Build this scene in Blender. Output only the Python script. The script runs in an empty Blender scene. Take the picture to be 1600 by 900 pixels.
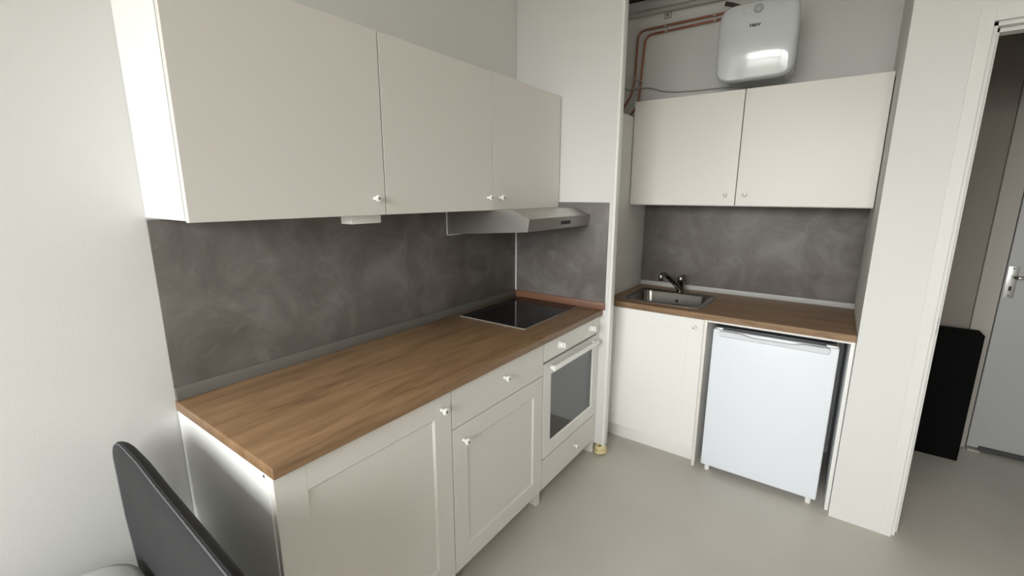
import bpy, bmesh, math, random
from mathutils import Vector, Matrix
random.seed(4)
S = bpy.context.scene
COL = S.collection
PI = math.pi

# ------------------------------------------------------------------ camera
cam_data = bpy.data.cameras.new('camera'); cam = bpy.data.objects.new('camera', cam_data); COL.objects.link(cam)
F_PX = 698.55; YAW, PIT, ROL = -0.9472, -0.2063, 0.0024
fwd0 = Vector((-math.sin(YAW), math.cos(YAW), 0)); right0 = Vector((math.cos(YAW), math.sin(YAW), 0))
fwd = fwd0 * math.cos(PIT) + Vector((0, 0, math.sin(PIT))); up0 = right0.cross(fwd)
rt = right0 * math.cos(ROL) + up0 * math.sin(ROL); up = -right0 * math.sin(ROL) + up0 * math.cos(ROL)
M3 = Matrix((rt, up, -fwd)).transposed()
cam.matrix_world = Matrix.Translation((-0.4254, -1.5632, 1.4763)) @ M3.to_4x4()
cam_data.sensor_width = 36; cam_data.lens = F_PX * 36 / 1600; cam_data.clip_start = 0.02
S.camera = cam

# ------------------------------------------------------------------ sky and daylight
W = bpy.data.worlds.new('sky'); S.world = W; W.use_nodes = True
bg = W.node_tree.nodes['Background']
# overcast sky above, dimmer ground below the horizon
_t = W.node_tree; _tc = _t.nodes.new('ShaderNodeTexCoord'); _sx = _t.nodes.new('ShaderNodeSeparateXYZ'); _rp = _t.nodes.new('ShaderNodeValToRGB')
_t.links.new(_tc.outputs['Generated'], _sx.inputs[0]); _mr = _t.nodes.new('ShaderNodeMapRange')
_mr.inputs['From Min'].default_value = -1; _mr.inputs['From Max'].default_value = 1
_t.links.new(_sx.outputs['Z'], _mr.inputs['Value']); _t.links.new(_mr.outputs[0], _rp.inputs['Fac'])
_e = _rp.color_ramp.elements
_e[0].position = .47; _e[0].color = (.13, .12, .105, 1); _e[1].position = .56; _e[1].color = (1.0, .972, .958, 1)
_t.links.new(_rp.outputs['Color'], bg.inputs[0]); bg.inputs[1].default_value = 29.0
WIN = dict(x=-3.1, y0=-2.35, y1=-0.12, z0=1.15, z1=2.72)          # window in the left wall
def portal(name, loc, rot, sx, sy):
    l = bpy.data.lights.new(name, 'AREA'); l.shape = 'RECTANGLE'; l.size = sx; l.size_y = sy
    l.cycles.is_portal = True
    o = bpy.data.objects.new(name, l); COL.objects.link(o); o.location = loc; o.rotation_euler = rot
portal('window_portal', (WIN['x'] - 0.02, (WIN['y0'] + WIN['y1']) / 2, (WIN['z0'] + WIN['z1']) / 2), (0, -PI / 2, 0),
       WIN['z1'] - WIN['z0'], WIN['y1'] - WIN['y0'])
S.view_settings.view_transform = 'Standard'; S.view_settings.look = 'None'
S.view_settings.exposure = 0.0; S.view_settings.gamma = 1; S.view_settings.use_curve_mapping = False
S.cycles.max_bounces = 12; S.cycles.diffuse_bounces = 8

# ------------------------------------------------------------------ materials
MATS = {}
def mat(name, col, rough=0.5, metal=0.0, bump=0.0, bscale=200, var=0.0, vscale=3, emit=None, coat=0, spec=0.5, trans=0, alpha=1):
    if name in MATS: return MATS[name]
    m = bpy.data.materials.new(name); m.use_nodes = True; nt = m.node_tree
    b = nt.nodes['Principled BSDF']
    b.inputs['Base Color'].default_value = (*col, 1); b.inputs['Roughness'].default_value = rough
    b.inputs['Metallic'].default_value = metal; b.inputs['Coat Weight'].default_value = coat
    b.inputs['Specular IOR Level'].default_value = spec; b.inputs['Transmission Weight'].default_value = trans
    b.inputs['Alpha'].default_value = alpha
    tc = nt.nodes.new('ShaderNodeTexCoord')
    if var:
        n = nt.nodes.new('ShaderNodeTexNoise'); n.inputs['Scale'].default_value = vscale; n.inputs['Detail'].default_value = 5
        nt.links.new(tc.outputs['Object'], n.inputs['Vector'])
        r = nt.nodes.new('ShaderNodeValToRGB'); e = r.color_ramp.elements
        e[0].position = .3; e[1].position = .7
        e[0].color = (*[c * (1 - var) for c in col], 1); e[1].color = (*[min(1, c * (1 + var)) for c in col], 1)
        nt.links.new(n.outputs['Fac'], r.inputs['Fac']); nt.links.new(r.outputs['Color'], b.inputs['Base Color'])
    if bump:
        n2 = nt.nodes.new('ShaderNodeTexNoise'); n2.inputs['Scale'].default_value = bscale; n2.inputs['Detail'].default_value = 3
        nt.links.new(tc.outputs['Object'], n2.inputs['Vector'])
        bp = nt.nodes.new('ShaderNodeBump'); bp.inputs['Strength'].default_value = bump; bp.inputs['Distance'].default_value = 0.002
        nt.links.new(n2.outputs['Fac'], bp.inputs['Height']); nt.links.new(bp.outputs['Normal'], b.inputs['Normal'])
    MATS[name] = m
    return m

def mat_oak():
    m = bpy.data.materials.new('oak_laminate'); m.use_nodes = True; nt = m.node_tree; N = nt.nodes; L = nt.links
    b = N['Principled BSDF']; b.inputs['Roughness'].default_value = 0.42
    tc = N.new('ShaderNodeTexCoord'); mp = N.new('ShaderNodeMapping'); mp.inputs['Scale'].default_value = (1.1, 9, 9)
    L.new(tc.outputs['Object'], mp.inputs['Vector'])
    n1 = N.new('ShaderNodeTexNoise'); n1.inputs['Scale'].default_value = 2.2; n1.inputs['Detail'].default_value = 7; n1.inputs['Roughness'].default_value = .62; n1.inputs['Distortion'].default_value = .6
    L.new(mp.outputs['Vector'], n1.inputs['Vector'])
    mp2 = N.new('ShaderNodeMapping'); mp2.inputs['Scale'].default_value = (5, 110, 110)
    L.new(tc.outputs['Object'], mp2.inputs['Vector'])
    n2 = N.new('ShaderNodeTexNoise'); n2.inputs['Scale'].default_value = 1.5; n2.inputs['Detail'].default_value = 4
    L.new(mp2.outputs['Vector'], n2.inputs['Vector'])
    r1 = N.new('ShaderNodeValToRGB'); e = r1.color_ramp.elements
    e[0].position = .28; e[0].color = (0.150, 0.087, 0.043, 1); e[1].position = .70; e[1].color = (0.32, 0.20, 0.107, 1)
    k = e.new(.47); k.color = (0.242, 0.145, 0.074, 1)
    L.new(n1.outputs['Fac'], r1.inputs['Fac'])
    mx = N.new('ShaderNodeMix'); mx.data_type = 'RGBA'; mx.blend_type = 'MULTIPLY'
    r2 = N.new('ShaderNodeValToRGB'); r2.color_ramp.elements[0].position = .3; r2.color_ramp.elements[0].color = (.78, .75, .72, 1)
    r2.color_ramp.elements[1].position = .62; r2.color_ramp.elements[1].color = (1, 1, 1, 1)
    L.new(n2.outputs['Fac'], r2.inputs['Fac']); mx.inputs[0].default_value = .7
    L.new(r1.outputs['Color'], mx.inputs[6]); L.new(r2.outputs['Color'], mx.inputs[7]); L.new(mx.outputs[2], b.inputs['Base Color'])
    mp3 = N.new('ShaderNodeMapping'); mp3.inputs['Scale'].default_value = (3.2, 22, 22)
    L.new(tc.outputs['Object'], mp3.inputs['Vector'])
    n3 = N.new('ShaderNodeTexNoise'); n3.inputs['Scale'].default_value = 1.6; n3.inputs['Detail'].default_value = 6; n3.inputs['Distortion'].default_value = 1.2
    L.new(mp3.outputs['Vector'], n3.inputs['Vector'])
    r3 = N.new('ShaderNodeValToRGB'); r3.color_ramp.elements[0].position = .58; r3.color_ramp.elements[0].color = (1, 1, 1, 1)
    r3.color_ramp.elements[1].position = .74; r3.color_ramp.elements[1].color = (.62, .56, .50, 1)
    L.new(n3.outputs['Fac'], r3.inputs['Fac'])
    mx3 = N.new('ShaderNodeMix'); mx3.data_type = 'RGBA'; mx3.blend_type = 'MULTIPLY'; mx3.inputs[0].default_value = .8
    L.new(mx.outputs[2], mx3.inputs[6]); L.new(r3.outputs['Color'], mx3.inputs[7]); L.new(mx3.outputs[2], b.inputs['Base Color'])
    bp = N.new('ShaderNodeBump'); bp.inputs['Strength'].default_value = .12; bp.inputs['Distance'].default_value = .001
    L.new(n2.outputs['Fac'], bp.inputs['Height']); L.new(bp.outputs['Normal'], b.inputs['Normal'])
    return m

def mat_splash():
    m = bpy.data.materials.new('concrete_laminate'); m.use_nodes = True; nt = m.node_tree; N = nt.nodes; L = nt.links
    b = N['Principled BSDF']; b.inputs['Roughness'].default_value = 0.5
    tc = N.new('ShaderNodeTexCoord')
    n1 = N.new('ShaderNodeTexNoise'); n1.inputs['Scale'].default_value = 5.0; n1.inputs['Detail'].default_value = 10; n1.inputs['Roughness'].default_value = .66; n1.inputs['Distortion'].default_value = .7
    L.new(tc.outputs['Object'], n1.inputs['Vector'])
    r1 = N.new('ShaderNodeValToRGB'); e = r1.color_ramp.elements
    e[0].position = .34; e[0].color = (0.100, 0.088, 0.082, 1); e[1].position = .66; e[1].color = (0.178, 0.163, 0.157, 1)
    k = e.new(.5); k.color = (0.132, 0.118, 0.110, 1)
    L.new(n1.outputs['Fac'], r1.inputs['Fac'])
    n2 = N.new('ShaderNodeTexNoise'); n2.inputs['Scale'].default_value = 9; n2.inputs['Detail'].default_value = 7; n2.inputs['Distortion'].default_value = 3.2
    L.new(tc.outputs['Object'], n2.inputs['Vector'])
    r2 = N.new('ShaderNodeValToRGB'); r2.color_ramp.elements[0].position = .60; r2.color_ramp.elements[0].color = (0, 0, 0, 1)
    r2.color_ramp.elements[1].position = .78; r2.color_ramp.elements[1].color = (.34, .34, .34, 1)
    L.new(n2.outputs['Fac'], r2.inputs['Fac'])
    mx = N.new('ShaderNodeMix'); mx.data_type = 'RGBA'
    L.new(r2.outputs['Color'], mx.inputs[0]); L.new(r1.outputs['Color'], mx.inputs[6]); mx.inputs[7].default_value = (0.22, 0.205, 0.20, 1)
    L.new(mx.outputs[2], b.inputs['Base Color'])
    return m

OAK = mat_oak(); SPLASH = mat_splash()
REARW = mat('rear_wall_paint', (0.76, 0.745, 0.71), .8)
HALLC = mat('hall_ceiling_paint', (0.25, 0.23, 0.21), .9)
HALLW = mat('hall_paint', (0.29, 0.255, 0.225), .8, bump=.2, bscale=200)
WALL = mat('wall_paint', (0.68, 0.68, 0.668), .75, bump=.13, bscale=220)
CEIL = mat('ceiling_paint', (0.86, 0.84, 0.80), .9)
FLOOR = mat('linoleum', (0.515, 0.49, 0.445), .38, bump=.08, bscale=60, var=.05, vscale=2.2)
CAB = mat('white_melamine', (0.71, 0.685, 0.645), .38, bump=.04, bscale=90)
CABLIT = mat('lit_melamine', (0.80, 0.80, 0.785), .4)  # lighter copy of CAB, mainly on window-facing panels; daylight put into the colour
KNOB = mat('knob_plastic', (0.86, 0.86, 0.84), .18, coat=.5)
DARK = mat('dark_gap', (0.02, 0.02, 0.02), .8)
SCREW = mat('dark_screw', (0.12, 0.11, 0.10), .4, metal=.6)
KSCREW = mat('knob_recess', (0.22, 0.215, 0.20), .5)
STEEL = mat('brushed_steel', (0.50, 0.485, 0.465), .36, metal=1, bump=.05, bscale=400)
SINKM = mat('sink_steel', (0.27, 0.25, 0.225), .22, metal=1)
CHROME = mat('chrome', (0.55, 0.54, 0.53), .08, metal=1)
TAPM = mat('tap_chrome', (0.26, 0.245, 0.23), .12, metal=1)
ALU = mat('aluminium', (0.60, 0.60, 0.58), .38, metal=.7)
STRIPG = mat('grey_strip', (0.125, 0.12, 0.108), .5)
STRIPS = mat('silver_strip', (0.36, 0.36, 0.345), .5)
COPPER = mat('copper', (0.36, 0.15, 0.095), .4, metal=.5)
COPSTRIP = mat('copper_strip', (0.175, 0.082, 0.048), .5)
GLASSB = mat('ceramic_glass', (0.004, 0.004, 0.005), .05, spec=.22)
GREYPIPE = mat('grey_painted_pipe', (0.42, 0.41, 0.385), .5)
BLACK = mat('black_plastic', (0.012, 0.012, 0.013), .5)
MATTEBLACK = mat('black_cloth_board', (0.004, 0.004, 0.004), .9, spec=.1)
FRIDGE = mat('fridge_enamel', (0.76, 0.80, 0.86), .33)
HEAT = mat('heater_enamel', (0.60, 0.635, 0.65), .12, coat=.6)
HEATB = mat('heater_shell', (0.58, 0.60, 0.60), .4)
OVENW = mat('oven_enamel', (0.74, 0.73, 0.70), .28)
VELVET = mat('grey_velvet', (0.0085, 0.009, 0.0105), .85, var=.10, vscale=9, bump=.12, bscale=300)
VELVET.node_tree.nodes['Principled BSDF'].inputs['Sheen Weight'].default_value = .05
PALE = mat('pale_fabric', (0.55, 0.56, 0.55), .9, bump=.2, bscale=300)
FOAM = mat('cream_foam', (0.70, 0.60, 0.33), .8)
CABLE = mat('grey_cable', (0.36, 0.36, 0.33), .5)
INK = mat('grey_ink', (0.03, 0.035, 0.04), .5)
CAVITY = mat('oven_cavity', (0.62, 0.62, 0.61), .35)
def mat_glass():
    m = bpy.data.materials.new('oven_glass'); m.use_nodes = True; nt = m.node_tree; N = nt.nodes
    N.remove(N['Principled BSDF']); out = N['Material Output']
    t = N.new('ShaderNodeBsdfTransparent'); t.inputs[0].default_value = (.80, .82, .83, 1)
    g = N.new('ShaderNodeBsdfGlossy'); g.inputs['Roughness'].default_value = .05; g.inputs['Color'].default_value = (.9, .93, .95, 1)
    fr = N.new('ShaderNodeFresnel'); fr.inputs[0].default_value = 2.2
    x = N.new('ShaderNodeMixShader'); nt.links.new(fr.outputs[0], x.inputs[0]); nt.links.new(t.outputs[0], x.inputs[1]); nt.links.new(g.outputs[0], x.inputs[2])
    nt.links.new(x.outputs[0], out.inputs[0]); return m
OGLASS = mat_glass()
def mat_pane():
    m = bpy.data.materials.new('window_glass'); m.use_nodes = True; nt = m.node_tree; N = nt.nodes
    N.remove(N['Principled BSDF']); out = N['Material Output']
    t = N.new('ShaderNodeBsdfTransparent'); t.inputs[0].default_value = (.95, .97, .97, 1)
    g = N.new('ShaderNodeBsdfGlossy'); g.inputs['Roughness'].default_value = .0
    x = N.new('ShaderNodeMixShader'); x.inputs[0].default_value = .05; nt.links.new(t.outputs[0], x.inputs[1]); nt.links.new(g.outputs[0], x.inputs[2])
    nt.links.new(x.outputs[0], out.inputs[0]); return m
PANE = mat_pane()

# ------------------------------------------------------------------ mesh helpers
def box_into(bm, x0, x1, y0, y1, z0, z1, bev=0.0, seg=2):
    x0, x1 = min(x0, x1), max(x0, x1); y0, y1 = min(y0, y1), max(y0, y1); z0, z1 = min(z0, z1), max(z0, z1)
    g = bmesh.ops.create_cube(bm, size=1)
    for v in g['verts']:
        v.co = Vector(((v.co.x + .5) * (x1 - x0) + x0, (v.co.y + .5) * (y1 - y0) + y0, (v.co.z + .5) * (z1 - z0) + z0))
    if bev > 0:
        es = {e for v in g['verts'] for e in v.link_edges}
        bmesh.ops.bevel(bm, geom=list(es), offset=bev, segments=seg, affect='EDGES', profile=.5)
def obj(name, bm, m, parent=None, loc=(0, 0, 0), rotz=0, smooth=False):
    me = bpy.data.meshes.new(name); bmesh.ops.recalc_face_normals(bm, faces=bm.faces)
    bm.to_mesh(me); bm.free(); me.materials.append(m)
    if smooth:
        me.shade_smooth()
        me.set_sharp_from_angle(angle=math.radians(40))
    o = bpy.data.objects.new(name, me); COL.objects.link(o)
    o.location = loc; o.rotation_euler = (0, 0, rotz)
    if parent: o.parent = parent
    return o
def bx(name, x0, x1, y0, y1, z0, z1, m, parent=None, bev=0.0015, seg=2):
    bm = bmesh.new(); box_into(bm, x0, x1, y0, y1, z0, z1, bev, seg)
    return obj(name, bm, m, parent, smooth=bev > 0)
def bxs(name, boxes, m, parent=None, bev=0.001):
    bm = bmesh.new()
    for b in boxes: box_into(bm, *b, bev, 1)
    return obj(name, bm, m, parent)
def thing(name, label, cat, loc=(0, 0, 0), rotz=0, group=None):
    o = bpy.data.objects.new(name, None); COL.objects.link(o); o.location = loc; o.rotation_euler = (0, 0, rotz)
    o.empty_display_size = .05
    return tag(o, label, cat, group)
def tag(o, label, cat, group=None):
    o['label'] = label; o['category'] = cat
    if group: o['group'] = group
    return o
def st(o):
    o['kind'] = 'structure'; return o
def lathe(name, prof, m, parent=None, loc=(0, 0, 0), axis='z', n=24):
    bm = bmesh.new(); rings = []
    for r, h in prof:
        ring = []
        for i in range(n):
            a = 2 * PI * i / n; p = (r * math.cos(a), r * math.sin(a), h)
            if axis == '-y': p = (p[0], -p[2], p[1])
            if axis == 'x': p = (p[2], p[0], p[1])
            ring.append(bm.verts.new(p))
        rings.append(ring)
    for a, b in zip(rings, rings[1:]):
        for i in range(n): bm.faces.new((a[i], a[(i + 1) % n], b[(i + 1) % n], b[i]))
    bm.faces.new(rings[0][::-1]); bm.faces.new(rings[-1])
    return obj(name, bm, m, parent, loc, smooth=True)
def tube(name, pts, r, m, parent=None, res=8, fillet=None):
    """a round tube along a polyline; corners rounded by fillet"""
    P = [Vector(p) for p in pts]
    if fillet:
        Q = [P[0]]
        for a, b, c in zip(P, P[1:], P[2:]):
            u = (a - b); v = (c - b); f = min(fillet, u.length * .48, v.length * .48)
            s = b + u.normalized() * f; e = b + v.normalized() * f
            for k in range(9):
                t = k / 8; Q.append((1 - t) ** 2 * s + 2 * t * (1 - t) * b + t * t * e)
        Q.append(P[-1]); P = Q
    bm = bmesh.new(); rings = []; n = 12; nrm = None
    for i, p in enumerate(P):
        d = ((P[min(i + 1, len(P) - 1)] - p).normalized() + (p - P[max(i - 1, 0)]).normalized()).normalized()
        if nrm is None: nrm = d.orthogonal().normalized()
        nrm = (nrm - d * nrm.dot(d)).normalized(); bn = d.cross(nrm)
        rr = r[i] if isinstance(r, (list, tuple)) else r
        rings.append([bm.verts.new(p + (nrm * math.cos(2 * PI * j / n) + bn * math.sin(2 * PI * j / n)) * rr) for j in range(n)])
    for a, b in zip(rings, rings[1:]):
        for j in range(n): bm.faces.new((a[j], a[(j + 1) % n], b[(j + 1) % n], b[j]))
    bm.faces.new(rings[0][::-1]); bm.faces.new(rings[-1])
    return obj(name, bm, m, parent, smooth=True)
def rrect(w, h, r, n=6, cx=0, cy=0):
    pts = []
    for (sx, sy, a0) in ((1, 1, 0), (-1, 1, 90), (-1, -1, 180), (1, -1, 270)):
        for k in range(n + 1):
            a = math.radians(a0 + 90 * k / n)
            pts.append((cx + sx * (w / 2 - r) + r * math.cos(a), cy + sy * (h / 2 - r) + r * math.sin(a)))
    return pts
def loft(name, rings, m, parent=None, cap0=True, cap1=True, smooth=True, loc=(0, 0, 0), rotz=0):
    bm = bmesh.new(); R = [[bm.verts.new(p) for p in ring] for ring in rings]; n = len(R[0])
    for a, b in zip(R, R[1:]):
        for i in range(n): bm.faces.new((a[i], a[(i + 1) % n], b[(i + 1) % n], b[i]))
    if cap0: bm.faces.new(R[0][::-1])
    if cap1: bm.faces.new(R[-1])
    return obj(name, bm, m, parent, loc, rotz, smooth)

# ---- furniture in local coordinates: front faces local -Y, back at y=0, x to the right
def door_mesh(x0, x1, z0, z1, yb, yf, stile=None, rec=.006, top_rail=None):
    """slab from yb (back) to yf (front, more negative); with stile: a shaker frame round a recessed panel"""
    bm = bmesh.new()
    if not stile:
        box_into(bm, x0, x1, yb, yf, z0, z1, .0012, 2); return bm
    tr = top_rail or stile
    def ring(i, y, it=None):
        it = i if it is None else it
        return [bm.verts.new(p) for p in ((x0 + i, y, z0 + i), (x1 - i, y, z0 + i), (x1 - i, y, z1 - it), (x0 + i, y, z1 - it))]
    rs = [ring(0.0, yb), ring(0, yf + .001), ring(.001, yf), ring(stile - .002, yf, tr - .002), ring(stile - .0015, yf + .0012, tr - .0015), ring(stile + .005, yf + rec, tr + .005)]
    for a, b in zip(rs, rs[1:]):
        for i in range(4): bm.faces.new((a[i], a[(i + 1) % 4], b[(i + 1) % 4], b[i]))
    bm.faces.new(rs[-1]); bm.faces.new(rs[0][::-1])
    return bm
def knob(parent, x, z, yf, size=1.0):
    s = size
    k = lathe('knob', [(.0065 * s, 0), (.0055 * s, .004 * s), (.0050 * s, .010 * s), (.0085 * s, .014 * s), (.0125 * s, .0185 * s), (.0135 * s, .022 * s), (.0125 * s, .0255 * s),
                       (.009 * s, .0275 * s), (.0048 * s, .0278 * s), (.0042 * s, .0255 * s)], KNOB, parent, (x, yf, z), '-y', 20)
    k.data.materials.append(KSCREW)
    for f in k.data.polygons:
        c = f.center
        if c.y < -.024 * s and math.hypot(c.x, c.z) < .0055 * s: f.material_index = 1
    return k
def carcass(parent, w, yb, yf, z0, z1, m=CAB, top=True, left=True, t=.016, floor_sides=False, name='body', bottom=True, back=True, right=True):
    zs = 0 if floor_sides else z0
    B = []
    if left: B.append((0, t, yb, yf, zs, z1))
    if right: B.append((w - t, w, yb, yf, zs, z1))
    if bottom: B.append((t, w - t, yb, yf, z0, z0 + t))
    if top: B.append((t, w - t, yb, yf, z1 - t, z1))
    if back: B.append((t, w - t, yb, yb - .006, z0 + t, z1 - (t if top else 0)))
    return bxs(name, B, m, parent, .0005)

# ================================================================== SETTING
HC = 2.78
XL, YR_ = WIN['x'], -4.3
PX = 1.785            # partition face beside the hob
NY = -0.618           # free edge of the partition
XB, XP = 2.5743, 1.94 # back of the alcove, face of the right wall
YA0, YA1 = -0.509, -1.6976
YD0, YD1, ZD = -1.924, -2.78, 2.07

fl = st(bx('floor', XL - .3, 3.4, YR_ - .3, .3, -.1, 0, FLOOR, bev=0))
st(bx('ceiling', XL - .3, 3.4, YR_ - .3, .3, HC, HC + .1, CEIL, bev=0))
st(bx('wall_back', XL - .3, 1.83, 0, .2, 0, HC, WALL, bev=0))
st(bx('wall_rear', XL - .3, 3.4, YR_, YR_ - .2, 0, HC, REARW, bev=0))
y0, y1, z0, z1 = WIN['y0'], WIN['y1'], WIN['z0'], WIN['z1']
st(bxs('wall_left', [(XL - .2, XL, YR_, y0, 0, HC), (XL - .2, XL, y1, 0, 0, HC), (XL - .2, XL, y0, y1, 0, z0), (XL - .2, XL, y0, y1, z1, HC)], WALL, bev=0))
# window in the left wall: frame, mullions, panes
wn = bpy.data.objects.new('window_1', None); COL.objects.link(wn); wn['kind'] = 'structure'
WF = mat('window_frame_paint', (.8, .8, .79), .35)
fx0, fx1 = XL - .14, XL - .07
cols = 3
FR = [(fx0, fx1, y0, y1, z0, z0 + .06), (fx0, fx1, y0, y1, z1 - .06, z1)]
for i in range(cols + 1):
    yy = y0 + (y1 - y0) * i / cols
    FR.append((fx0, fx1, max(y0, yy - .035), min(y1, yy + .035), z0 + .06, z1 - .06))
FR.append((fx0 + .01, fx1 - .01, y0, y1, 2.22, 2.28))
bxs('window_frame', FR, WF, wn, .002)
for i in range(cols):
    a = y0 + (y1 - y0) * i / cols + .035; b = y0 + (y1 - y0) * (i + 1) / cols - .035
    bx('window_pane', XL - .108, XL - .102, a, b, z0 + .06, 2.22, PANE, wn, 0)
    bx('window_pane', XL - .108, XL - .102, a, b, 2.28, z1 - .06, PANE, wn, 0)
bx('window_sill', XL - .07, XL + .12, y0 - .03, y1 + .03, z0 - .03, z0, WF, wn, .004)

# partition beside the hob, with a rounded edge bead
st(bx('wall_right', PX, PX + .04, NY, 0, 0.055, HC, WALL, bev=.004))
tr = st(bx('trim_1', PX - .004, PX + .043, NY - .012, NY + .006, 0.05, HC, mat('bead_paint', (.78, .78, .76), .35), bev=.005, seg=3))
# alcove shell
st(bx('wall_alcove_back', XB, XB + .15, 0, YA1 - .1, 0, HC, WALL, bev=0))
st(bx('wall_alcove_left', PX + .04, XB, -.2, 0, 0, HC, WALL, bev=0))
st(bx('wall_alcove_ledge', PX + .04, XB, YA0 + .0005, -.2, 0, 1.93, WALL, bev=.002))
st(bx('wall_alcove_right', XP + .1, XB + .15, YA1, YA1 - .12, 0, HC, WALL, bev=0))
st(bxs('wall_front', [(XP, XP + .1, YA1, YD0, 0, HC), (XP, XP + .1, YD0, YD1, ZD, HC), (XP, XP + .1, YD1, YR_, 0, HC)], WALL, bev=0))
# doorway casing
CAS = mat('casing_paint', (.69, .688, .672), .5)
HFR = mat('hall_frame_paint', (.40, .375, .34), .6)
cas = bpy.data.objects.new('trim_2', None); COL.objects.link(cas); cas['kind'] = 'structure'
bxs('door_casing', [(XP - .0022, XP + .001, YD0, YD0 + .040, 0, ZD + .05), (XP - .0022, XP + .001, YD0, YD1, ZD, ZD + .05), (XP - .0022, XP + .001, YD1 - .040, YD1, 0, ZD + .05)], CAS, cas, .0008)
bxs('door_jamb', [(XP + .016, XP + .105, YD0, YD0 - .014, 0, ZD), (XP + .016, XP + .105, YD0, YD1, ZD - .014, ZD), (XP + .016, XP + .105, YD1, YD1 + .014, 0, ZD),
                  (XP + .05, XP + .105, YD0 - .014, YD0 - .026, 0, ZD - .014), (XP + .05, XP + .105, YD0 - .014, YD1, ZD - .028, ZD - .014)], CAS, cas, .001)
bx('strike_plate', XP + .019, XP + .022, YD0 - .0005, YD0 - .0155, .93, 1.0, BLACK, cas, 0)
# hall beyond
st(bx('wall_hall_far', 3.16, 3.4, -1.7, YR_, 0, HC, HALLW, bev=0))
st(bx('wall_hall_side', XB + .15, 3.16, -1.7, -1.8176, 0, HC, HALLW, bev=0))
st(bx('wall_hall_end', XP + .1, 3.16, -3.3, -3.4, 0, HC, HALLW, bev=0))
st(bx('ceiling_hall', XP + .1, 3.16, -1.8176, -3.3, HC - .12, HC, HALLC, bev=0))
d1 = bpy.data.objects.new('door_1', None); COL.objects.link(d1); d1['kind'] = 'structure'
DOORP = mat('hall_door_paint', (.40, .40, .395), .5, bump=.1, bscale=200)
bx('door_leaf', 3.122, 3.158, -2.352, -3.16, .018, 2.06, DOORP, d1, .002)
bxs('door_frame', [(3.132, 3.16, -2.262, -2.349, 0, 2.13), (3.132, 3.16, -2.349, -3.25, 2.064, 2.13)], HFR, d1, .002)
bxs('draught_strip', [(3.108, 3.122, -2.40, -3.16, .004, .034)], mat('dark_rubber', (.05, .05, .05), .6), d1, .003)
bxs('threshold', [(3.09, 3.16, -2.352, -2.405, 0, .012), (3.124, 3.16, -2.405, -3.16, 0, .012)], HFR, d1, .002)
hp = bx('handle_plate', 3.117, 3.122, -2.356, -2.398, .925, 1.10, ALU, d1, .002)
tube('lever', [(3.117, -2.378, 1.045), (3.065, -2.378, 1.045), (3.062, -2.50, 1.045)], .009, CHROME, hp, fillet=.02)
for zz in (.937, 1.088): lathe('screw', [(.004, 0), (.003, .0015)], SCREW, hp, (3.117, -2.377, zz), 'x', 10).rotation_euler = (0, 0, PI)
bx('keyhole', 3.1163, 3.1172, -2.372, -2.383, .965, .99, BLACK, hp, 0)

JS = mat('joint_shade', (.5, .49, .46), .5)
# ================================================================== LEFT RUN
H, T, D, YF = .862, .0315, .586, -.5686
HB = H - T
yb = -.004
# base cabinet 1
c1 = thing('base_cabinet', 'white base cabinet with one framed door, left end next to the grey chair', 'cabinet', (0, 0, 0))
carcass(c1, .603, yb, -.549, .09, HB, CABLIT, floor_sides=True, top=False)
bx('filler_edge', 0, .018, -.5495, -.5525, 0.0, HB, CABLIT, c1, .0005)
dr = obj('door', door_mesh(.003, .602, .086, HB - .002, -.551, YF, .081), CAB, c1)
bxs('door_joint', [(.0825, .0833, YF - .0002, YF + .001, HB - .083, HB - .003)], JS, dr, 0)
bxs('door_joint', [(.5226, .5232, YF - .0002, YF + .001, HB - .083, HB - .003)], JS, dr, 0)
knob(dr, .555, .772, YF)
lathe('peg_hole', [(.004, 0), (.004, .0006)], DARK, c1, (-.0007, -.533, .820), 'x', 12)
# base cabinet 2
c2 = thing('drawer_cabinet', 'white base cabinet with a drawer above a framed door, left of the oven', 'cabinet', (.6045, 0, 0))
carcass(c2, .598, yb, -.549, .09, HB, floor_sides=True, top=False)
dw = obj('drawer', door_mesh(.0015, .5965, .6745, HB - .002, -.551, YF), CAB, c2); knob(dw, .302, .766, YF)
dr = obj('door', door_mesh(.0015, .5965, .086, .671, -.551, YF, .077), CAB, c2); knob(dr, .056, .612, YF)
# oven housing with drawer and gable
c3 = thing('oven_housing', 'white oven housing with shallow bottom drawer below the oven', 'cabinet', (1.2045, 0, 0))
bxs('body', [(0, .014, yb, -.549, 0, HB), (.562, .578, yb, -.566, 0, HB), (.014, .562, yb, -.549, .225, .241), (.014, .562, yb, -.549, .09, .104)], CAB, c3, .0005)
dw = obj('drawer', door_mesh(.002, .5765, .086, .240, -.551, YF), CAB, c3); knob(dw, .322, .168, YF, .9)
# oven
ov = thing('oven', 'white built-in oven with glass door and two knobs under the hob', 'oven', (1.2045, 0, .245))
obj('control_panel', door_mesh(.001, .577, .489, .582, -.552, -.5695), OVENW, ov)
def dial(x, z):
    o = lathe('control_knob', [(.021, 0), (.021, .004), (.017, .006), (.0155, .024), (.012, .026)], KNOB, ov, (x, -.5695, z), '-y', 28)
    bx('grip', -.0035, .0035, -.020, -.031, -.014, .014, KNOB, o, .002)
    bx('pointer', -.0008, .0008, -.0311, -.0315, .006, .013, SCREW, o, 0)
dial(.143, .536); dial(.470, .536)
cav = bmesh.new()
for b in [(.03, .045, -.03, -.545, .015, .47), (.535, .55, -.03, -.545, .015, .47), (.03, .55, -.03, -.545, .0, .015), (.03, .55, -.03, -.545, .47, .485), (.03, .55, -.015, -.03, 0, .485)]:
    box_into(cav, *b)
obj('oven_cavity', cav, CAVITY, ov)
rk = bmesh.new()
for i in range(16):
    xx = .06 + i * .03; box_into(rk, xx, xx + .003, -.06, -.53, .245, .248)
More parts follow.
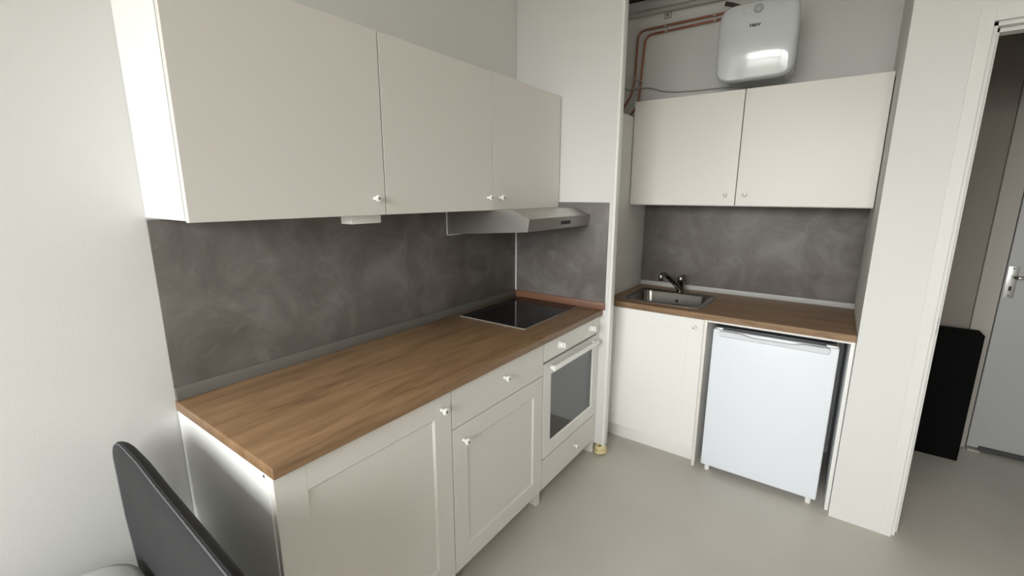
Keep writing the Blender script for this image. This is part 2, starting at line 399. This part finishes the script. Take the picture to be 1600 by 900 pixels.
for yy in (-.06, -.3, -.53): box_into(rk, .046, .534, yy, yy - .005, .243, .248)
obj('wire_rack', rk, CHROME, ov)
bxs('baking_tray', [(.05, .53, -.04, -.53, .075, .08), (.046, .05, -.04, -.53, .075, .10), (.53, .534, -.04, -.53, .075, .10)], mat('dark_enamel', (.02, .02, .02), .25), ov, 0)
# oven door: frame ring + glass
od = obj('door', door_mesh(.003, .577, .002, .477, -.552, -.5695, .064, .006), OVENW, ov)
# replace the slab centre by an opening: delete panel face
bm = bmesh.new(); bm.from_mesh(od.data)
big = [f for f in bm.faces if abs(f.normal.y) > .9 and f.calc_area() > .12]
bmesh.ops.delete(bm, geom=big, context='FACES'); bm.to_mesh(od.data); bm.free()
bx('door_back', .03, .068, -.548, -.552, .02, .46, OVENW, od, 0); bx('door_back', .512, .55, -.548, -.552, .02, .46, OVENW, od, 0)
bx('glass', .066, .514, -.5615, -.5635, .064, .414, OGLASS, od, 0)
bx('glass', .066, .514, -.5535, -.5545, .064, .414, OGLASS, od, 0)
hd = bmesh.new()
box_into(hd, .055, .085, -.5695, -.590, .438, .458, .004, 2); box_into(hd, .495, .525, -.5695, -.590, .438, .458, .004, 2)
box_into(hd, .050, .530, -.588, -.598, .436, .461, .0035, 3)
obj('handle', hd, KNOB, od, smooth=True)
bx('vent_slot', .002, .578, -.548, -.553, .4775, .4885, DARK, ov, 0)

# worktop
wt = tag(bx('worktop', -.002, PX, 0, -D, HB, H, OAK, bev=.002), 'long oak-look worktop carrying the black hob', 'worktop')
# back upstand strips
tag(bx('sealing_strip', 0, PX - .0145, -.0063, -.014, H, H + .042, STRIPG, bev=.002), 'long grey sealing strip between the oak worktop and the concrete-look splashback', 'strip')
tag(bx('sealing_strip', PX - .0053, PX - .014, -.0063, -.600, H, H + .041, COPSTRIP, bev=.002), 'copper-brown sealing strip on the worktop end right of the hob', 'strip')
# splashbacks
tag(bx('splashback_panel', 0, PX - .001, -.0005, -.006, H + .001, 1.404, SPLASH, bev=.0008), 'long grey concrete-look splashback under the left wall cabinets', 'splashback')
tag(bx('splashback_panel', PX - .0005, PX - .005, -.0068, -.596, H + .001, 1.436, SPLASH, bev=.0008), 'small grey concrete-look splashback on the side wall right of the hob', 'splashback')
st(bx('trim_3', PX - .012, PX - .0052, -.0062, -.0125, H + .041, 1.40, mat('white_trim', (.8, .8, .78), .35), bev=.001))
# cooktop
ck = thing('cooktop', 'black glass cooktop with thin steel edge in the oak worktop', 'cooktop', (1.495, -.2515, H))
def plate(name, x0, x1, y0, y1, z0, z1, m, parent, r=.006):
    w, h = x1 - x0, y1 - y0
    a = rrect(w, h, r, 4, (x0 + x1) / 2, (y0 + y1) / 2)
    return loft(name, [[(x, y, z0) for x, y in a], [(x, y, z1) for x, y in a]], m, parent, smooth=False)
plate('frame', -.270, .262, -.198, .208, 0.0002, .004, mat('polished_edge', (.75, .74, .72), .25, metal=.8), ck)
plate('glass_plate', -.2665, .2585, -.1945, .2045, .004, .0052, GLASSB, ck)

# wall cabinets
UZ0, UZ1, UY = 1.407, 1.987, -.297
for i, (x0, w, kx, lab) in enumerate(((0.0, .591, .546, 'white wall cabinet at the left end, its bright side showing'),
                                  (.592, .5945, 1.150, 'middle white wall cabinet with its knob at the right'),
                                  (1.187, .592, 1.238, 'white wall cabinet directly above the steel hood, knob at its left'))):
    c = thing('wall_cabinet', lab, 'cabinet', (x0, 0, UZ0), 0, 'white wall cabinets over the worktop')
    carcass(c, w, -.001, -.2765, .004, .576, CABLIT if i == 0 else CAB)
    d = obj('door', door_mesh(.0015, w - .0015, 0, .58, -.279, UY), CAB, c)
    knob(d, kx - x0, .055, UY, .95)
# small box below the wall cabinet
tb = thing('light_transformer', 'small white box under the left wall cabinets above the splashback', 'box', (.54, 0, 1.407 - .03))
bx('housing', -.058, .062, -.192, -.252, 0, .0335, CABLIT, tb, .002)
bx('cable_entry', -.02, .02, -.170, -.192, .012, .0335, CABLIT, tb, .001)

# hood
hx0, hx1 = 1.190, 1.780
hd0 = thing('cooker_hood', 'brushed steel cooker hood under the wall cabinet above the hob', 'hood', (0, 0, 0))
prof = [(-.010, 1.4065), (-.404, 1.4065), (-.490, 1.371), (-.483, 1.316), (-.010, 1.283)]
bm = bmesh.new()
A = [bm.verts.new((hx0, y, z)) for y, z in prof]; B = [bm.verts.new((hx1, y, z)) for y, z in prof]
bm.faces.new(A); bm.faces.new(B[::-1])
for i in range(5):
    if i == 3: continue
    bm.faces.new((A[i], B[i], B[(i + 1) % 5], A[(i + 1) % 5]))
bmesh.ops.bevel(bm, geom=[e for e in bm.edges if len(e.link_faces) == 2], offset=.0015, segments=2, affect='EDGES')
obj('shell', bm, STEEL, hd0, smooth=True)
bm = bmesh.new()
v = [bm.verts.new(p) for p in ((hx0 + .004, -.012, 1.288), (hx1 - .004, -.012, 1.288), (hx1 - .004, -.478, 1.320), (hx0 + .004, -.478, 1.320))]
bm.faces.new(v); bmesh.ops.solidify(bm, geom=bm.faces[:], thickness=.002)
obj('filter', bm, ALU, hd0)
bm = bmesh.new(); box_into(bm, 1.475, 1.565, -.4865, -.4895, 1.335, 1.351, .0006, 1)
ct = obj('control_slot', bm, BLACK, hd0)
for k in range(3): bx('button', 1.485 + k * .027, 1.501 + k * .027, -.489, -.492, 1.339, 1.347, INK, ct, .0006)
bxs('wall_flange', [(hx0 - .006, hx0 + .0, -.0065, -.009, 1.276, 1.404), (hx0 - .006, hx0 + .10, -.0065, -.009, 1.276, 1.281)], mat('white_trim', (.8, .8, .78), .35), hd0, .0003)

# ================================================================== ALCOVE (local x -> world -y, local -y -> world -x)
RZ = -PI / 2
AL = YA0 - YA1       # 1.1886
def aloc(lx, z=0): return (XB, YA0 - lx, z)
HA = .8722; HBA = HA - .0315; AF = -.5945
# sink cabinet
c = thing('sink_cabinet', 'white base cabinet with framed door below the steel sink', 'cabinet', aloc(0), RZ)
carcass(c, .556, -.004, -.575, .10, HBA, floor_sides=False, top=False, right=False)
bx('side_panel', .557, .573, -.004, -.5945, 0, HBA, CAB, c, .001)
d = obj('door', door_mesh(.003, .556, .106, HBA - .002, -.5775, AF, .076, .0018), CABLIT, c); knob(d, .512, .794, AF, .9)
bx('plinth', 0.002, .557, -.52, -.540, 0, .104, CABLIT, c, .001)
# end panel + rail
c = tag(bx('end_panel', 1.171, 1.1870, -.02, -.5945, 0, HBA, CABLIT, None, .001), 'tall narrow white end panel between fridge and wall', 'panel')
c.location = aloc(0); c.rotation_euler = (0, 0, RZ)
c = tag(bx('support_rail', .573, 1.171, -.555, -.585, HBA - .012, HBA, CABLIT, None, .001), 'thin white rail under the worktop over the fridge', 'rail')
c.location = aloc(0); c.rotation_euler = (0, 0, RZ)
# worktop with a cutout for the sink
sx0, sx1, sy0, sy1 = .083, .501, -.165, -.495   # cutout, local
bm = bmesh.new()
xs = [0.001, sx0, sx1, AL - .001]; ys = [0, sy0, sy1, AF]
for z in (HBA, HA):
    V = [[bm.verts.new((x, y, z)) for x in xs] for y in ys]
    for j in range(3):
        for i in range(3):
            if i == 1 and j == 1: continue
            bm.faces.new((V[j][i], V[j][i + 1], V[j + 1][i + 1], V[j + 1][i]))
    if z == HBA: V0 = V
out0 = [V0[0][0], V0[0][1], V0[0][2], V0[0][3], V0[1][3], V0[2][3], V0[3][3], V0[3][2], V0[3][1], V0[3][0], V0[2][0], V0[1][0]]
out1 = [V[0][0], V[0][1], V[0][2], V[0][3], V[1][3], V[2][3], V[3][3], V[3][2], V[3][1], V[3][0], V[2][0], V[1][0]]
for i in range(12): bm.faces.new((out0[i], out0[(i + 1) % 12], out1[(i + 1) % 12], out1[i]))
in0 = [V0[1][1], V0[1][2], V0[2][2], V0[2][1]]; in1 = [V[1][1], V[1][2], V[2][2], V[2][1]]
for i in range(4): bm.faces.new((in0[i], in0[(i + 1) % 4], in1[(i + 1) % 4], in1[i]))
w = tag(obj('worktop', bm, OAK, None, aloc(0), RZ), 'short oak-look worktop in the alcove holding the sink', 'worktop')
c = tag(bx('sealing_strip', .001, AL - .001, -.0063, -.014, HA, HA + .030, STRIPS, None, .002), 'silver sealing strip behind the alcove worktop', 'strip'); c.location = aloc(0); c.rotation_euler = (0, 0, RZ)
c = tag(bx('splashback_panel', .001, AL - .001, -.0005, -.006, HA + .001, 1.440, SPLASH, None, .0008), 'grey concrete-look splashback behind sink and alcove worktop', 'splashback'); c.location = aloc(0); c.rotation_euler = (0, 0, RZ)
# sink
sk = thing('sink', 'small rectangular steel sink with rounded bowl in the alcove worktop', 'sink', aloc(0, HA), RZ)
ox0, ox1, oy0, oy1 = .062, .522, -.130, -.522
ow, oh = ox1 - ox0, oy0 - oy1; ocx, ocy = (ox0 + ox1) / 2, (oy0 + oy1) / 2
bw, bh = .398, .306; bcx, bcy = (sx0 + sx1) / 2, (sy0 + sy1) / 2
n = 7
rings = []
for (w_, h_, r_, cx_, cy_, z_) in ((ow, oh, .036, ocx, ocy, .0003), (ow - .003, oh - .003, .035, ocx, ocy, .004), (ow - .012, oh - .012, .031, ocx, ocy, .005), (ow - .020, oh - .020, .028, ocx, ocy, .003),
                                   (bw + .012, bh + .012, .05, bcx, bcy, .003), (bw, bh, .048, bcx, bcy, -.002), (bw - .016, bh - .016, .048, bcx, bcy, -.10), (bw - .04, bh - .04, .045, bcx, bcy, -.135),
                                   (bw - .10, bh - .10, .03, bcx, bcy, -.146), (.07, .07, .0349, bcx, bcy, -.150)):
    rings.append([(x, y, z_) for x, y in rrect(w_, h_, r_, n, cx_, cy_)])
loft('basin', rings, SINKM, sk, cap0=False)
dn = lathe('drain', [(.034, -.1495), (.034, -.148), (.028, -.1478), (.026, -.150)], CHROME, sk, (bcx, bcy, 0))
lathe('overflow', [(.010, 0), (.010, .002), (.006, .0022)], CHROME, sk, (bcx + .01, bcy + bh / 2 - .010, -.045), '-y', 16)
# faucet
fa = thing('faucet', 'chrome single-lever mixer tap behind the alcove sink', 'faucet', aloc(.300, HA + .003), RZ)
fa.location = (2.452, -.808, HA + .003)
lathe('base', [(.024, 0), (.024, .006), (.020, .009), (.0195, .062), (.021, .066)], TAPM, fa)
lathe('lever_cap', [(.0205, .066), (.022, .070), (.022, .088), (.018, .097), (.008, .100)], TAPM, fa)
tube('lever', [(0, 0, .092), (.008, .010, .098), (.014, .018, .103)], [.010, .009, .008], TAPM, fa)
sp = tube('spout', [(-.006, -.010, .022), (-.028, -.040, .060), (-.052, -.085, .100), (-.066, -.120, .120), (-.074, -.142, .121), (-.078, -.150, .112)], [.017, .0165, .0155, .0145, .014, .014], TAPM, fa)
lathe('aerator', [(.013, 0), (.0145, .004), (.0145, .030), (.012, .036)], TAPM, sp, (-.079, -.153, .086))

# fridge
fr = thing('fridge', 'white undercounter fridge with full-width top handle in the alcove', 'fridge', aloc(0), RZ)
f0, f1 = .607, 1.134
FF = -.607
bx('body', f0 + .004, f1 - .004, -.06, FF + .052, .035, .806, FRIDGE, fr, .004)
bx('door', f0, f1, FF + .050, FF, .036, .804, FRIDGE, fr, .007, 3)
bx('top_shade', f0 + .01, f1 - .01, -.12, FF + .010, .8065, .818, mat('top_shade_dark', (.04, .042, .046), .4), fr, .003)  # near-black slab: shadow over the white fridge top put into its colour
# wavy handle band at the door top
bm = bmesh.new(); nn = 120; y_out = FF - .022
rows = []
def endr(t):
    d = min(t, 1 - t) * (f1 - f0 - .066); q = .012
    return 0 if d >= q else q - math.sqrt(max(0, q * q - (q - d) ** 2))
for i in range(nn + 1):
    t = i / nn; x = f0 + .033 + t * (f1 - f0 - .066)
    dip = .5 * (1 - math.cos(min(1, max(0, (t - .18) / .16)) * PI)) - .5 * (1 - math.cos(min(1, max(0, (t - .66) / .14)) * PI))
    zt = .803 - .010 * dip; zb = .774 + endr(t); zt -= endr(t) * .4
    rows.append([bm.verts.new(p) for p in ((x, FF + .001, zb), (x, y_out + .004, zb), (x, y_out, zb + .004), (x, y_out, zt - .003), (x, y_out + .003, zt), (x, FF + .001, zt))])
for a, b in zip(rows, rows[1:]):
    for k in range(6): bm.faces.new((a[k], a[(k + 1) % 6], b[(k + 1) % 6], b[k]))
bm.faces.new(rows[0]); bm.faces.new(rows[-1][::-1])
obj('handle', bm, mat('handle_plastic', (.66, .69, .73), .3), fr, smooth=True)
bx('hinge', f1 - .050, f1 - .004, FF + .03, FF - .004, .8045, .814, ALU, fr, .002)
bx('hinge', f0 + .010, f0 + .045, FF + .03, FF + .006, .8045, .813, ALU, fr, .002)
for xx in (f0 + .03, f1 - .03):
    for yy in (FF + .03, -.1): lathe('foot', [(.012, 0), (.014, .005), (.012, .042)], KNOB, fr, (xx, yy, 0), n=14)

# alcove wall cabinets
for i, (x0, w, kx, lab) in enumerate(((0.002, .590, .538, 'left white cabinet of the pair above the sink'), (.594, .592, .636, 'right white cabinet of the pair above the fridge'))):
    c = thing('wall_cabinet', lab, 'cabinet', aloc(x0, 1.4195), RZ, 'pair of alcove wall cabinets')
    carcass(c, w, -.0065, -.2775, -.004, .588, CAB)
    d = obj('door', door_mesh(.0015, w - .0015, 0, .592, -.280, -.298), CAB, c); knob(d, kx - x0, .058, -.298, .9)

# water heater
wh = thing('water_heater', 'white rounded square electric water heater on the alcove wall', 'water heater', (XB, -1.1215, 2.055), RZ)
def sq(w, h, e, n=56):
    o = []
    for i in range(n):
        a = 2 * PI * i / n; c_, s_ = math.cos(a), math.sin(a)
        o.append((math.copysign(abs(c_) ** (2 / e), c_) * w / 2, math.copysign(abs(s_) ** (2 / e), s_) * h / 2))
    return o
hw, hh, hz = .358, .365, .1825
def hr(w, h, y, e=6.0, dz=0): return [(x, y, z + hz + dz) for x, z in sq(w, h, e)]
loft('front_cover', [hr(hw - .002, hh - .002, -.262), hr(hw + .004, hh + .004, -.268), hr(hw + .004, hh + .004, -.276), hr(hw + .000, hh + .000, -.286), hr(hw - .014, hh - .012, -.298), hr(hw - .026, hh - .030, -.3005), hr(hw - .052, hh - .15, -.3085, dz=.050), hr(hw - .20, hh - .24, -.3122, dz=.045), hr(.02, .02, -.3130, dz=.045)], HEAT, wh, cap0=False)
loft('tank_shell', [hr(hw - .06, hh - .06, -.012), hr(hw - .03, hh - .03, -.03), hr(hw - .012, hh - .012, -.22), hr(hw - .004, hh - .004, -.264)], HEATB, wh)
bx('wall_bracket', -.12, .12, -.0, -.014, .25, .29, ALU, wh, .001)
dl = lathe('dial', [(.022, 0), (.022, .003), (.017, .004), (.016, .010), (.012, .0115)], mat('dial_grey', (.38, .40, .41), .35), wh, (.002, -.3085, .322), '-y', 32)
lathe('indicator_lamp', [(.0035, 0), (.0035, .001)], INK, wh, (-.062, -.3095, .312), '-y', 12)
# lettering
cu = bpy.data.curves.new('lettering', 'FONT'); cu.body = 'Haier'; cu.size = .022; cu.extrude = .0010; cu.align_x = 'CENTER'; cu.offset = .0006
tmp = bpy.data.objects.new('tmp', cu); me = bpy.data.meshes.new_from_object(tmp); bpy.data.objects.remove(tmp)
me.materials.append(INK); tx = bpy.data.objects.new('lettering', me); COL.objects.link(tx); tx.parent = wh
tx.location = (-.006, -.3142, .243); tx.rotation_euler = (PI / 2, 0, 0)

# pipes (world coordinates)
px_ = XB - .016
tag(tube('copper_pipe', [(px_, -.20, 1.80), (px_, -.33, 2.052), (px_, -.375, 2.11), (px_, -.392, 2.20), (px_, -.400, 2.487), (px_, -1.00, 2.490)], .0068, COPPER, fillet=.05),
    'outer copper pipe running up the alcove and along to the heater, upper of the two', 'pipe', 'copper pipes')
tag(tube('copper_pipe', [(px_, -.21, 1.78), (px_, -.40, 2.02), (px_, -.423, 2.06), (px_, -.430, 2.15), (px_, -.447, 2.455), (px_, -1.00, 2.462)], .0068, COPPER, fillet=.05),
    'inner copper pipe, lower of the two leading to the heater', 'pipe', 'copper pipes')
CL = mat('clip_plastic', (.5, .47, .43), .5)
for k, (yy, zz, lab) in enumerate(((-.570, 2.488, 'small pipe clip on upper copper pipe, middle of its level run'), (-.575, 2.459, 'small pipe clip on lower copper pipe, middle of its level run'),
                     (-.850, 2.489, 'small pipe clip on upper copper pipe beside the heater'), (-.855, 2.461, 'small pipe clip on lower copper pipe beside the heater'),
                     (-.390, 2.150, 'small pipe clip on outer copper riser near cabinet top'), (-.428, 2.150, 'small pipe clip on inner copper riser near cabinet top'))):
    a, b = (.006, .008) if k < 4 else (.008, .006)
    tag(bx('pipe_clip', px_ - .0105, XB, yy - a, yy + a, zz - b, zz + b, CL, None, .002), lab, 'clip', 'pipe clips')
tag(tube('cable_tie', [(px_ - .014, -.366, 2.206), (px_ - .016, -.40, 2.204), (px_ - .015, -.443, 2.188), (px_ - .004, -.45, 2.170)], .003, CL), 'pale cable tie round the two copper risers', 'cable tie')
tag(tube('heater_supply_pipe', [(2.43, -.93, 2.49), (2.43, -.965, 2.478), (2.43, -1.02, 2.452), (2.43, -1.07, 2.44)], .011, mat('dark_hose', (.06, .035, .03), .5)), 'dark braided hose looping over the heater top', 'hose')
tag(tube('power_cable', [(XB - .0046, -.31, 2.17), (XB - .0046, -.34, 2.146), (XB - .0046, -.40, 2.148), (XB - .0046, -.47, 2.148), (XB - .0046, -.52, 2.135), (XB - .0046, -.56, 2.117), (XB - .0046, -.65, 2.100), (XB - .0046, -.79, 2.092), (XB - .0046, -.92, 2.090), (XB - .0046, -1.0, 2.088), (XB - .0046, -1.08, 2.070)], .0045, CABLE, fillet=.03),
    'thin grey power cable sagging from the heater to the left', 'cable')
tag(tube('conduit_pipe', [(XB - .022, -.2, 2.587), (XB - .022, -1.69, 2.553)], .0165, GREYPIPE), 'grey painted pipe along the top of the alcove wall', 'pipe')
pb = thing('pipe_bracket', 'small square grey bracket below the grey pipe', 'bracket', (XB, -.575, 2.548))
bx('plate', -.012, 0, -.022, .022, -.018, .022, GREYPIPE, pb, .002)
lathe('screw', [(.005, 0), (.004, .002)], BLACK, pb, (-.0125, 0, 0), 'x', 12).rotation_euler = (0, 0, PI)
tag(tube('black_pipe', [(XB - .07, -.2, 2.665), (XB - .07, -1.69, 2.628)], .022, mat('black_pipe_paint', (.012, .010, .009), .6)), 'thick black pipe at the top of the alcove', 'pipe')
tag(tube('grey_duct', [(XB - .15, -.2, 2.715), (XB - .15, -1.69, 2.715)], .035, mat('duct_grey', (.14, .13, .125), .7)), 'dark grey duct just under the alcove ceiling', 'duct')
tag(tube('stop_valve', [(XB - .05, -.255, 2.29), (XB - .05, -.275, 2.33), (XB - .05, -.27, 2.37)], [.012, .022, .012], BLACK), 'black valve behind the partition edge on the alcove wall', 'valve')

# foam at the foot of the partition
ff = thing('foam_insulation', 'cream foam insulation roll at the foot of the partition', 'insulation', (PX + .005, NY + .01, 0))
for k, (r_, z_) in enumerate(((.030, .020), (.026, .042))):
    pts = [(math.cos(a) * r_ , math.sin(a) * r_ * .8, z_ + .003 * math.sin(2 * a)) for a in [2 * PI * i / 18 for i in range(18)]]
    tube('foam_ring', pts, .012, FOAM, ff)

# hall box
hb = tag(bx('storage_box', 2.902, 3.03, -1.93, -2.281, 0, .743, MATTEBLACK, None, .004), 'tall flat black box standing beside the hall door', 'box')

# ================================================================== CHAIR
ch = thing('upholstered_chair', 'dark grey velvet chair with tall padded back beside the cabinets', 'chair', (-.398, -.400, 0))
def back_outline(inset, drop=0.0, n=10):
    """outline (y,z) of the backrest relative to the chair root; top slopes gently down to the front"""
    ya, yn, zl = .362 - inset, -.42 + inset, .13  # unseen lower back extended almost to the floor to block stray light
    z1, z2 = .846 - inset - drop, .798 - inset - drop
    ra, rb = .110 - inset * .4, .09 - inset * .4; pts = [(yn + .05, zl), (ya - .11, zl), (ya - .045, .44), (ya - .004, .60)]
    for k in range(n + 1):
        a = math.radians(90 * k / n); pts.append((ya - ra + ra * math.cos(a), z1 - ra * .75 + ra * .75 * math.sin(a)))
    pts += [(.14, z1 - .001), (.0, (z1 * .62 + z2 * .38)), (-.15, (z1 * .35 + z2 * .65))]
    for k in range(n + 1):
        a = math.radians(90 + 90 * k / n); pts.append((yn + rb + rb * math.cos(a), z2 - rb + rb * math.sin(a)))
    pts.append((yn + .01, .50))
    return pts
def bring(inset, dx, drop=0.0): return [(.228 + dx, y, z) for y, z in back_outline(inset, drop)]
bk = loft('backrest', [bring(.05, -.004), bring(.016, .000), bring(.003, .003), bring(0.0, .007), bring(.001, .014, .001), bring(.004, .022, .004), bring(.010, .029, .008), bring(.022, .034, .012), bring(.06, .037, .014)], VELVET, ch)
ol = [(.2305, y, z) for y, z in back_outline(.0035)][2:-1]
tube('piping', ol, .0022, mat('piping_grey', (.10, .10, .105), .7), bk)
st_ = rrect(.50, .66, .09, 6, -.03, -.01)
loft('seat', [[(x, y, z) for x, y in [(cx_ * s + -.03 * (1 - s), cy_ * s) for cx_, cy_ in st_]] for s, z in ((.94, .34), (.99, .35), (1.0, .37), (1.0, .42), (.985, .44), (.95, .448))], VELVET, ch)
for sx_ in (-.22, .16):
    for sy_ in (-.26, .26):
        tube('leg', [(sx_, sy_, .345), (sx_ * 1.12, sy_ * 1.08, 0.003)], [.014, .009], BLACK, ch)
cu_ = rrect(.43, .60, .10, 7, 0, 0)
cs = loft('seat_cushion', [[(x * s, y * s, z) for x, y in cu_] for s, z in ((.90, 0), (.97, .012), (1.0, .032), (.995, .060), (.97, .080), (.90, .093), (.6, .099), (.05, .100))], PALE, None, loc=(-.398, -.412, .450))
tag(cs, 'pale padded seat cushion lying on the dark grey chair', 'cushion')
